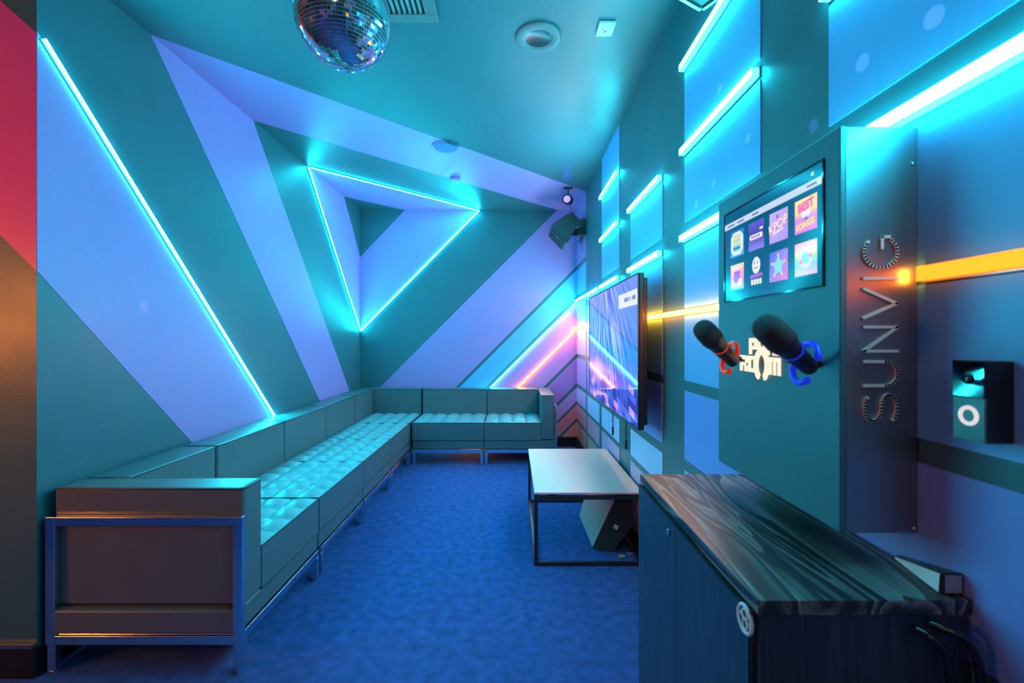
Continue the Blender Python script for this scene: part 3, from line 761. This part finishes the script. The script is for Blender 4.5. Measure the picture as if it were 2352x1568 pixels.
def addtext(dst, body, size, mat, c, r, cu_, cv_, bold=0, d=-.0024, tilt=0):
    z0, z1 = rz_[r]; o = Vector(kf(ty[c]+hw-cu_*2*hw, z0+cv_*(z1-z0), d))
    s = textmesh(body, size, mat, o, (0, -math.cos(tilt), math.sin(tilt)), (0, math.sin(tilt), math.cos(tilt)), bold=bold)
    b = len(dst.v); dst.v += s.v; dst.f += [tuple(i+b for i in f) for f in s.f]; dst.m += [dst.mi(mat)]*len(s.f)
tile(0, 0, 'tile ice'); oc = [(.25, .06), (.75, .06), (.95, .25), (.95, .75), (.75, .94), (.25, .94), (.05, .75), (.05, .25)]
fpoly(art, 0, 0, oc, 'px white'); fpoly(art, 0, 0, [(.22, .18), (.78, .18), (.78, .82), (.22, .82)], 'px aqua', -.0024)
for v in (.26, .46, .66): fpoly(art, 0, 0, [(.24, v), (.76, v), (.76, v+.11), (.24, v+.11)], 'px yellow' if v > .3 else 'px teal', -.0027)
tile(1, 0, 'tile indigo'); fpoly(art, 1, 0, [(.12, .38), (.86, .38), (.9, .42), (.9, .52), (.86, .56), (.12, .56), (.08, .52), (.08, .42)], 'px white')
addtext(art, 'HITS', .011, 'px purple', 1, 0, .5, .47) if False else None
fpoly(art, 1, 0, [(.74, .66), (.92, .66), (.92, .74), (.74, .74)], 'px white')
for u in (.2, .35, .5, .65): fpoly(art, 1, 0, [(u, .43), (u+.1, .43), (u+.1, .51), (u, .51)], 'px purple', -.0024)
tile(2, 0, 'tile lilac'); addtext(art, 'KPOP', .030, 'px red', 2, 0, .5, .52, bold=.0022, d=-.0020, tilt=.22); addtext(art, 'KPOP', .030, 'px white', 2, 0, .5, .53, bold=.0008, d=-.0024, tilt=.22)
fpoly(art, 2, 0, [(.2, .25), (.75, .36), (.75, .42), (.2, .31)], 'px white'); fpoly(art, 2, 0, ring(.45, .82, .07, .07), 'px purple')
tile(3, 0, 'tile sunny'); addtext(art, 'BEST', .024, 'px pink', 3, 0, .52, .75, bold=.0014, tilt=.12); addtext(art, 'SONGS', .018, 'px yellow', 3, 0, .5, .20, bold=.001, tilt=.12)
fpoly(art, 3, 0, ring(.42, .52, .10, .10), 'px white'); fpoly(art, 3, 0, ring(.62, .54, .10, .10), 'px white'); fpoly(art, 3, 0, [(.36, .33), (.52, .42), (.68, .33), (.52, .37)], 'px navy')
tile(0, 1, 'tile sunset')
for q in ([(.15, .8), (.85, .8), (.85, .88), (.15, .88)], [(.15, .6), (.22, .6), (.22, .88), (.15, .88)], [(.15, .15), (.5, .15), (.5, .22), (.15, .22)], [(.15, .15), (.22, .15), (.22, .4), (.15, .4)], [(.55, .12), (.85, .12), (.85, .42), (.6, .42)]): fpoly(art, 0, 1, q, 'px white')
fpoly(art, 0, 1, [(.28, .3), (.72, .3), (.72, .72), (.28, .72)], 'px purple')
tile(1, 1, None)
fpoly(art, 1, 1, ring(.5, .74, .26, .30), 'px white', -.0018); fpoly(art, 1, 1, [(.12, .28), (.90, .32), (.90, .44), (.12, .42)], 'px purple')
fpoly(art, 1, 1, [(.38, .78), (.44, .78), (.44, .88), (.38, .88)], 'px purple', -.0024); fpoly(art, 1, 1, [(.56, .78), (.62, .78), (.62, .88), (.56, .88)], 'px purple', -.0024)
fpoly(art, 1, 1, [(.34, .70), (.42, .62), (.58, .62), (.66, .70), (.57, .66), (.43, .66)], 'px purple', -.0024)
for u in (.18, .36, .54, .72): fpoly(art, 1, 1, [(u, .05), (u+.13, .05), (u+.13, .24), (u, .24)], 'px white')
tile(2, 1, 'tile star')
st_ = [(.5+(.36 if i % 2 == 0 else .20)*math.cos(math.pi/2+math.pi*i/5), .5+(.36 if i % 2 == 0 else .20)*math.sin(math.pi/2+math.pi*i/5)) for i in range(10)]
z0, z1 = rz_[1]
for i in range(10): fpoly(art, 2, 1, [(.5, .5), st_[i], st_[(i+1) % 10]], 'px aqua')
for i in range(0, 10, 2): fpoly(art, 2, 1, ring(st_[i][0], st_[i][1], .05, .05, 8), 'px yellow', -.0024)
tile(3, 1, 'tile rainbow'); fpoly(art, 3, 1, ring(.5, .5, .28, .28), 'px white'); fpoly(art, 3, 1, ring(.5, .5, .18, .18), 'px aqua', -.0024); fpoly(art, 3, 1, ring(.3, .42, .08, .08), 'px pink', -.0027); fpoly(art, 3, 1, ring(.72, .55, .07, .07), 'px pink', -.0027)
art.build('song_tile', scr)
# lit logo: PANIC over ROOM with a horseshoe-shaped O
m = MB()
def lr(y_left, z_bot, w, h, rects):
    for (a, b, c, d) in rects:
        p0 = kf(y_left-c*w, z_bot+b*h); p1 = kf(y_left-a*w, z_bot+d*h); m.box(-.0035, -.0008, p0[1], p1[1], p0[2], p1[2], 'logo light')
G = {'P': [(0, 0, .32, 1), (.32, .72, 1, 1), (.32, .3, 1, .52), (.68, .52, 1, .72)],
     'A': [(0, 0, .3, 1), (.3, .72, .7, 1), (.7, 0, 1, 1), (.3, .3, .7, .5)],
     'N': [(0, 0, .3, 1), (.3, .72, .7, 1), (.7, 0, 1, 1)], 'I': [(0, 0, 1, 1)],
     'C': [(0, 0, .3, 1), (.3, 0, 1, .26), (.3, .74, 1, 1)],
     'R': [(0, 0, .3, 1), (.3, .74, 1, 1), (.3, .36, .75, .54), (.7, .54, 1, .74), (.6, 0, .95, .36)],
     'O': [(0, 0, .3, 1), (.7, 0, 1, 1), (.3, 0, .7, .24), (.3, .76, .7, 1)],
     'M': [(0, 0, .22, 1), (.22, .76, .78, 1), (.39, 0, .61, .76), (.78, 0, 1, 1)]}
y = 1.162
for ch, w in (('P', .036), ('A', .036), ('N', .036), ('I', .013), ('C', .034)):
    lr(y, 1.237, w, .041, G[ch]); y -= w+.004
y = 1.208
for ch, w in (('R', .038), ('O', .036)): lr(y, 1.192, w, .041, G[ch]); y -= w+.004
lr(1.073, 1.192, .046, .041, G['M'])
hc = (1.103, 1.212); n = 28
out = []; inn = []
for i in range(n+1):
    a = math.radians(-62+304*i/n); out.append((hc[0]-.031*math.cos(a), hc[1]+.040*math.sin(a))); inn.append((hc[0]-.0175*math.cos(a), hc[1]+.026*math.sin(a)))
for i in range(n):
    m.prism([kf(*out[i], -.006), kf(*out[i+1], -.006), kf(*inn[i+1], -.006), kf(*inn[i], -.006)], (.0052, 0, 0), 'logo light')
m.build('lit_lettering', t)
# SUNVIG on the near side, thin metal letters reading upwards
m = MB(); SW = .0052
def arc(cx, cy, rx_, ry_, a0, a1, n=14): return [(cx+rx_*math.cos(math.radians(a0+(a1-a0)*i/n)), cy+ry_*math.sin(math.radians(a0+(a1-a0)*i/n))) for i in range(n+1)]
LET = {'S': (.80, [arc(.40, .74, .36, .26, 35, 270, 16)[:-1]+arc(.40, .25, .38, .23, 90, -150, 16)]),
       'U': (.80, [[(.06, 1), (.06, .36)]+arc(.40, .36, .34, .36, 180, 360)+[(.74, 1)]]),
       'N': (.80, [[(.06, 0), (.06, 1), (.74, 0), (.74, 1)]]), 'V': (.86, [[(.02, 1), (.43, .02), (.84, 1)]]), 'I': (.2, [[(.1, 0), (.1, 1)]]),
       'G': (.95, [arc(.47, .5, .44, .5, 48, 318, 22)+[(.90, .16), (.90, .46), (.58, .46)]])}
capH = .062; pos = 1.122-KZ0; sc_ = .0655
def sp(u, v): return Vector((.711-KX-v*capH, .0012, pos+u*sc_))
for ch in 'SUNVIG':
    w, strokes = LET[ch]
    for st in strokes:
        P2 = [Vector(p) for p in st]
        for i in range(len(P2)-1):
            a = sp(*P2[i]); b = sp(*P2[i+1]); d = (b-a)
            if d.length < 1e-6: continue
            d.normalize(); tt = Vector((d.z, 0, -d.x))*SW/2; ex = d*SW*.38
            m.prism([a-ex-tt, b+ex-tt, b+ex+tt, a-ex+tt], (0, -.0042, 0), 'letter metal')
    pos += w*sc_+.0115
m.build('side_lettering', t)
for a, b in ((2098, 376), (2101, 1214)):
    q = atY(KY0, a, b)-Vector(t.location); m = MB(); m.lathe((q.x, .0012, q.z), (0, -1, 0), [(0, .004), (.0015, .0038), (.0025, .002)], 12, 'chrome'); m.build('screw', t, smooth=True)
# microphone holders: parts of the terminal
MIC = [((.452, 1.085, 1.302), (.566, 1.168, 1.216), 'red glow'), ((.434, .784, 1.300), (.566, .866, 1.221), 'blue glow')]
for hd, bs, mt in MIC:
    hd = Vector(hd); bs = Vector(bs); ax = (hd-bs).normalized(); o = Vector(t.location)
    m = MB(); p = bs+ax*.022-o
    pts = [p+Vector((.010*math.sin(a), .034*math.cos(a), .037*math.sin(a))) for a in [math.radians(-128+296*i/22) for i in range(23)]]
    m.tube(pts, .0062, mt, 10); hold = m.build('microphone_holder', t, smooth=True)
    m = MB(); wl = Vector((KX-.001, bs.y+.034, bs.z+.004))-o; q0 = pts[11]+Vector((.004, .008, 0))
    m.tube([q0, q0.lerp(wl, .5), wl], .007, 'black plastic', 10); m.build('holder_arm', hold, smooth=True)
# microphones
for (hd, bs, mt), lab in zip(MIC, ('black handheld microphone with a red band, held left of the lit lettering', 'black handheld microphone with a blue band, the nearer one on the terminal')):
    hd = Vector(hd); bs = Vector(bs); ax = (hd-bs).normalized(); Ln = (hd-bs).length+.022
    t2 = thing('microphone', lab, 'microphone', bs, 0, 'microphones on the karaoke terminal'); t2.scale = (.93, .93, .93)
    m = MB(); m.lathe((0, 0, 0), ax, [(0, .013), (.003, .0165), (.012, .0175), (.06, .0200), (.085, .0215), (.108, .0245)], 32, 'black plastic'); m.build('handle', t2, smooth='angle')
    m = MB(); m.lathe(ax*.108, ax, [(0, .0248), (.004, .0262), (.016, .0284), (.022, .0290), (.026, .0284)], 32, 'black metal'); m.build('collar', t2, smooth='angle')
    m = MB(); m.lathe(ax*.134, ax, [(0, .0280), (.020, .0284), (Ln-.134-.016, .0270), (Ln-.134-.007, .0240), (Ln-.134-.002, .018), (Ln-.134, .008)], 32, 'microphone mesh'); m.build('grille', t2, smooth='angle')
    m = MB(); m.lathe(ax*.078, ax, [(0, .0212), (.0005, .0220), (.0055, .0226), (.006, .0218)], 32, mt); m.build('colour_band', t2, smooth='angle')
    m = MB()
    sd = ax.cross(Vector((0, 0, 1))).normalized(); fr = sd.cross(ax).normalized()
    for k_, (a0, a1) in enumerate(((.052, .056), (.060, .063), (.066, .068))):
        for tt in (-40, -20, 0):
            dr = (-sd*math.cos(math.radians(tt))*-1+fr*math.sin(math.radians(tt)))
            m.bar(ax*a0+dr*.0198, ax*a1+dr*.0198, dr, .005, 0, .0015, 'grey print')
    m.build('printed_marks', t2)

# ------------------------------------------------------------------ call button on the wall
bx0, by0, by1, bz0, bz1 = .7066, .681, .731, 1.119, 1.243
t = thing('doorbell', 'small boxy wall doorbell with glossy top and white ring button', 'doorbell', (XR, .705, 1.18))
o = Vector(t.location); zs = 1.186
m = MB(); m.box(bx0+.004-o.x, -.003, by0-o.y, by1-o.y, bz0-o.z, bz1-o.z, 'black plastic'); m.build('housing', t, bevel=.002)
m = MB(); m.box(bx0-o.x, bx0+.004-o.x, by0-o.y, by1-o.y, bz0-o.z, zs-o.z, 'teal plastic'); m.build('faceplate', t, bevel=.001)
m = MB(); m.box(bx0-.001-o.x, bx0+.004-o.x, by0-o.y, by1-o.y, zs+.0006-o.z, bz1-o.z, 'gloss black'); m.lathe((bx0-.001-o.x, .0, .035), (-1, 0, 0), [(0, .009), (.002, .008), (.003, .004)], 16, 'gloss black'); m.build('camera_window', t, bevel=.001)
m = MB(); yc, zc = (by0+by1)/2-.001-o.y, 1.158-o.z
m.tube([(bx0-o.x-.0005, yc+.0125*math.cos(2*math.pi*i/28), zc+.0125*math.sin(2*math.pi*i/28)) for i in range(28)], .0032, 'ring glow', 8, closed=True); m.build('button_ring', t, smooth=True)

# ------------------------------------------------------------------ cabinet
ca, cb, cc, cd = .400, XR-.004, .742, 1.431
t = thing('cabinet', 'black ash wood cabinet under the karaoke terminal', 'cabinet', (ca, cc, 0))
w, l = cb-ca, cd-cc
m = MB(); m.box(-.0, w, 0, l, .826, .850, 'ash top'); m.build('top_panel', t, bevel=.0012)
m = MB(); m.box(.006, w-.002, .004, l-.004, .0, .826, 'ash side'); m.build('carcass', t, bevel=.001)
dsp = atX(ca, 1557, 1300).y-cc
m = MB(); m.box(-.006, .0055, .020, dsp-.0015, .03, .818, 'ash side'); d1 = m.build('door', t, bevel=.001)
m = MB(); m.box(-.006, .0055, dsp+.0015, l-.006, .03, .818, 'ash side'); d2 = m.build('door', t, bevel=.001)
q = atX(ca-.006, 1537, 1222)-Vector(t.location)
m = MB(); m.lathe((q.x, q.y, q.z), (-1, 0, 0), [(0, .008), (.003, .0085), (.005, .007)], 20, 'chrome'); m.build('lock', d2, smooth='angle')
m = MB()
for i in range(90):
    yy = .01+i*(l-.02)/90; m.box(-.0075, -.002, yy, yy+.0045, .8195, .8245, 'black metal')
m.build('edge_beading', t)
q = atX(ca-.006, 1713, 1421)-Vector(t.location)
m = MB()
ringp = lambda r, n=28: [(q.x-.0012, q.y+r*math.cos(2*math.pi*i/n), q.z+r*math.sin(2*math.pi*i/n)) for i in range(n)]
m.tube(ringp(.022), .0034, 'white print', 6, closed=True)
m.tube([(q.x-.0012, q.y+.0085*math.cos(2*math.pi*i/16), q.z+.008+.0085*math.sin(2*math.pi*i/16)) for i in range(16)], .0022, 'white print', 6, closed=True)
m.tube([(q.x-.0012, q.y+.0075*math.cos(2*math.pi*i/16), q.z-.009+.0085*math.sin(2*math.pi*i/16)) for i in range(16)], .0020, 'white print', 6, closed=True)
m.tube([(q.x-.0012, q.y+.016, q.z+.004), (q.x-.0012, q.y, q.z), (q.x-.0012, q.y-.016, q.z-.004)], .0022, 'white print', 6)
m.build('round_emblem', d1, smooth=True)
# wedge on the cabinet top
t = thing('wedge_dock', 'dark wedge-shaped gadget lying on the cabinet top against the wall', 'gadget', (.715, .757, .8505))
A = [(-.003, 0, .0), (.034, 0, 0), (.034, 0, .036), (.0, 0, .037)]
B = [(.024, .125, 0), (.036, .125, 0), (.036, .125, .008), (.025, .125, .007)]
m = MB(); quadloft(m, A, B, 'black plastic'); m.build('body', t, bevel=.002)
m = MB(); m.hexa([(-.004, .003, .003), (.0215, .120, .002), (.0225, .120, .006), (-.0015, .003, .034), (-.0046, .003, .003), (.0208, .120, .002), (.0218, .120, .006), (-.0021, .003, .034)], 'white plastic'); m.build('pale_side', t)
m = MB(); m.box(.004, .031, -.0012, .0, .004, .033, 'grey print'); m.build('end_plate', t)
# cables at the cabinet's near end
for i, (pts, lab) in enumerate(((
    [(.652, .738, .806), (.664, .724, .802), (.676, .716, .788), (.686, .715, .755), (.694, .715, .68), (.698, .715, .5), (.700, .715, .3), (.700, .716, .02)], 'black cable bending down the cabinet end, the left of a pair'),
    ([(.672, .738, .816), (.698, .718, .812), (.716, .710, .795), (.727, .708, .755), (.732, .708, .68), (.734, .708, .5), (.735, .710, .3), (.735, .711, .02)], 'black cable bending down the cabinet end, nearer the wall'))):
    # smooth the path
    P = [Vector(p) for p in pts]; Q = []
    for j in range(len(P)-1):
        p0, p1, p2, p3 = P[max(j-1, 0)], P[j], P[j+1], P[min(j+2, len(P)-1)]
        for k in range(6):
            s = k/6; Q.append(.5*((2*p1)+(-p0+p2)*s+(2*p0-5*p1+4*p2-p3)*s*s+(-p0+3*p1-3*p2+p3)*s**3))
    Q.append(P[-1])
    m = MB(); m.tube(Q, .0065, 'gloss black', 10); tag(m.build('cable', smooth=True), lab, 'cable', 'cables at the cabinet end')

# ------------------------------------------------------------------ lights and world
def area(name, loc, rot, sx, sy, col, power, spread=None):
    l = bpy.data.lights.new(name, 'AREA'); l.shape = 'RECTANGLE'; l.size = sx; l.size_y = sy; l.color = col; l.energy = power
    if spread: l.spread = math.radians(spread)
    o = bpy.data.objects.new(name, l); COL.objects.link(o); o.location = loc; o.rotation_euler = [math.radians(a) for a in rot]; return o
def spot(name, loc, to, col, power, ang, blend=.3, r=.03):
    l = bpy.data.lights.new(name, 'SPOT'); l.color = col; l.energy = power; l.spot_size = math.radians(ang); l.spot_blend = blend; l.shadow_soft_size = r
    o = bpy.data.objects.new(name, l); COL.objects.link(o); o.location = loc; o.rotation_euler = (Vector(to)-Vector(loc)).to_track_quat('-Z', 'Y').to_euler(); return o
area('bar_lamp', (-3.6, .1, 1.45), (90, 0, -38), 1.0, .12, (1.0, .25, .03), 20, 120)
area('sofa_glow_fill', (-.42, 5.322, .055), (-90, 0, 0), .34, .03, (1.0, .30, .03), 1.6)  # added fill light for the orange glow under the back sofa
area('lettering_fill', (-.6, -2.7, 2.45), (62, 0, -8), 1.4, .3, (1.0, .72, .60), 8)  # unseen warm fill, added to brighten the terminal's side lettering
area('rear_lamp', (-3.3, -1.6, 2.70), (0, 0, 0), 1.2, 1.2, (.55, .38, 1.0), 12, 120)
# the mirror ball throws the blue pin spot back as small dashes of light
for px, py in ((1690, 222), (1732, 205), (1655, 205), (1612, 332), (1720, 318), (1985, 145), (1868, 290), (1640, 420), (1600, 470), (1525, 300), (2150, 40), (1505, 520)):
    q_ = atX(XR, px, py); d_ = (q_-bc).normalized(); spot('ball_dash', bc+d_*(R+.004), q_, (.22, .20, 1.0), 70, 1.6, .25, .002)
for px, py in ((1180, 576), (1064, 690), (1162, 702), (1190, 626), (960, 640), (1045, 852)):
    q_ = atY(YB, px, py); d_ = (q_-bc).normalized(); spot('ball_dash', bc+d_*(R+.004), q_, (.22, .20, 1.0), 70, 1.1, .25, .002)
for px, py in ((360, 480), (440, 540), (330, 705), (260, 330)):
    q_ = atX(XL, px, py); d_ = (q_-bc).normalized(); spot('ball_dash', bc+d_*(R+.004), q_, (.22, .20, 1.0), 60, 1.8, .25, .002)
for px, py in ((1300, 1345), (1215, 1490), (905, 1240)):
    q_ = atZ(0, px, py); d_ = (q_-bc).normalized(); spot('ball_dash', bc+d_*(R+.004), q_, (.22, .20, 1.0), 70, 1.4, .25, .002)
spot('pin_beam', Vector((.555, 4.56, 2.66))+aim*.065, bc, (.10, .12, 1.0), 30, 30)
W = bpy.data.worlds.new('world'); S.world = W; W.use_nodes = True
W.node_tree.nodes['Background'].inputs[0].default_value = (.10, .10, .20, 1); W.node_tree.nodes['Background'].inputs[1].default_value = .3

# ------------------------------------------------------------------ camera
cam = bpy.data.cameras.new('camera'); co = bpy.data.objects.new('camera', cam); COL.objects.link(co)
co.location = (0, 0, CZ); co.rotation_euler = (math.pi/2, 0, 0)
cam.sensor_width = 36; cam.lens = F/2352*36; cam.shift_x = -(CX-1176)/2352; cam.shift_y = -(784-CY)/2352; cam.clip_start = .02
cam.dof.use_dof = True; cam.dof.focus_distance = 3.2; cam.dof.aperture_fstop = 4.0
S.camera = co
S.view_settings.view_transform = 'Standard'; S.view_settings.look = 'None'; S.view_settings.gamma = 1; S.view_settings.exposure = 0; S.view_settings.use_curve_mapping = False
S.cycles.use_denoising = True
S.cycles.max_bounces = 8; S.cycles.diffuse_bounces = 5; S.cycles.glossy_bounces = 5; S.cycles.caustics_reflective = False; S.cycles.caustics_refractive = False
S.cycles.sample_clamp_indirect = 6
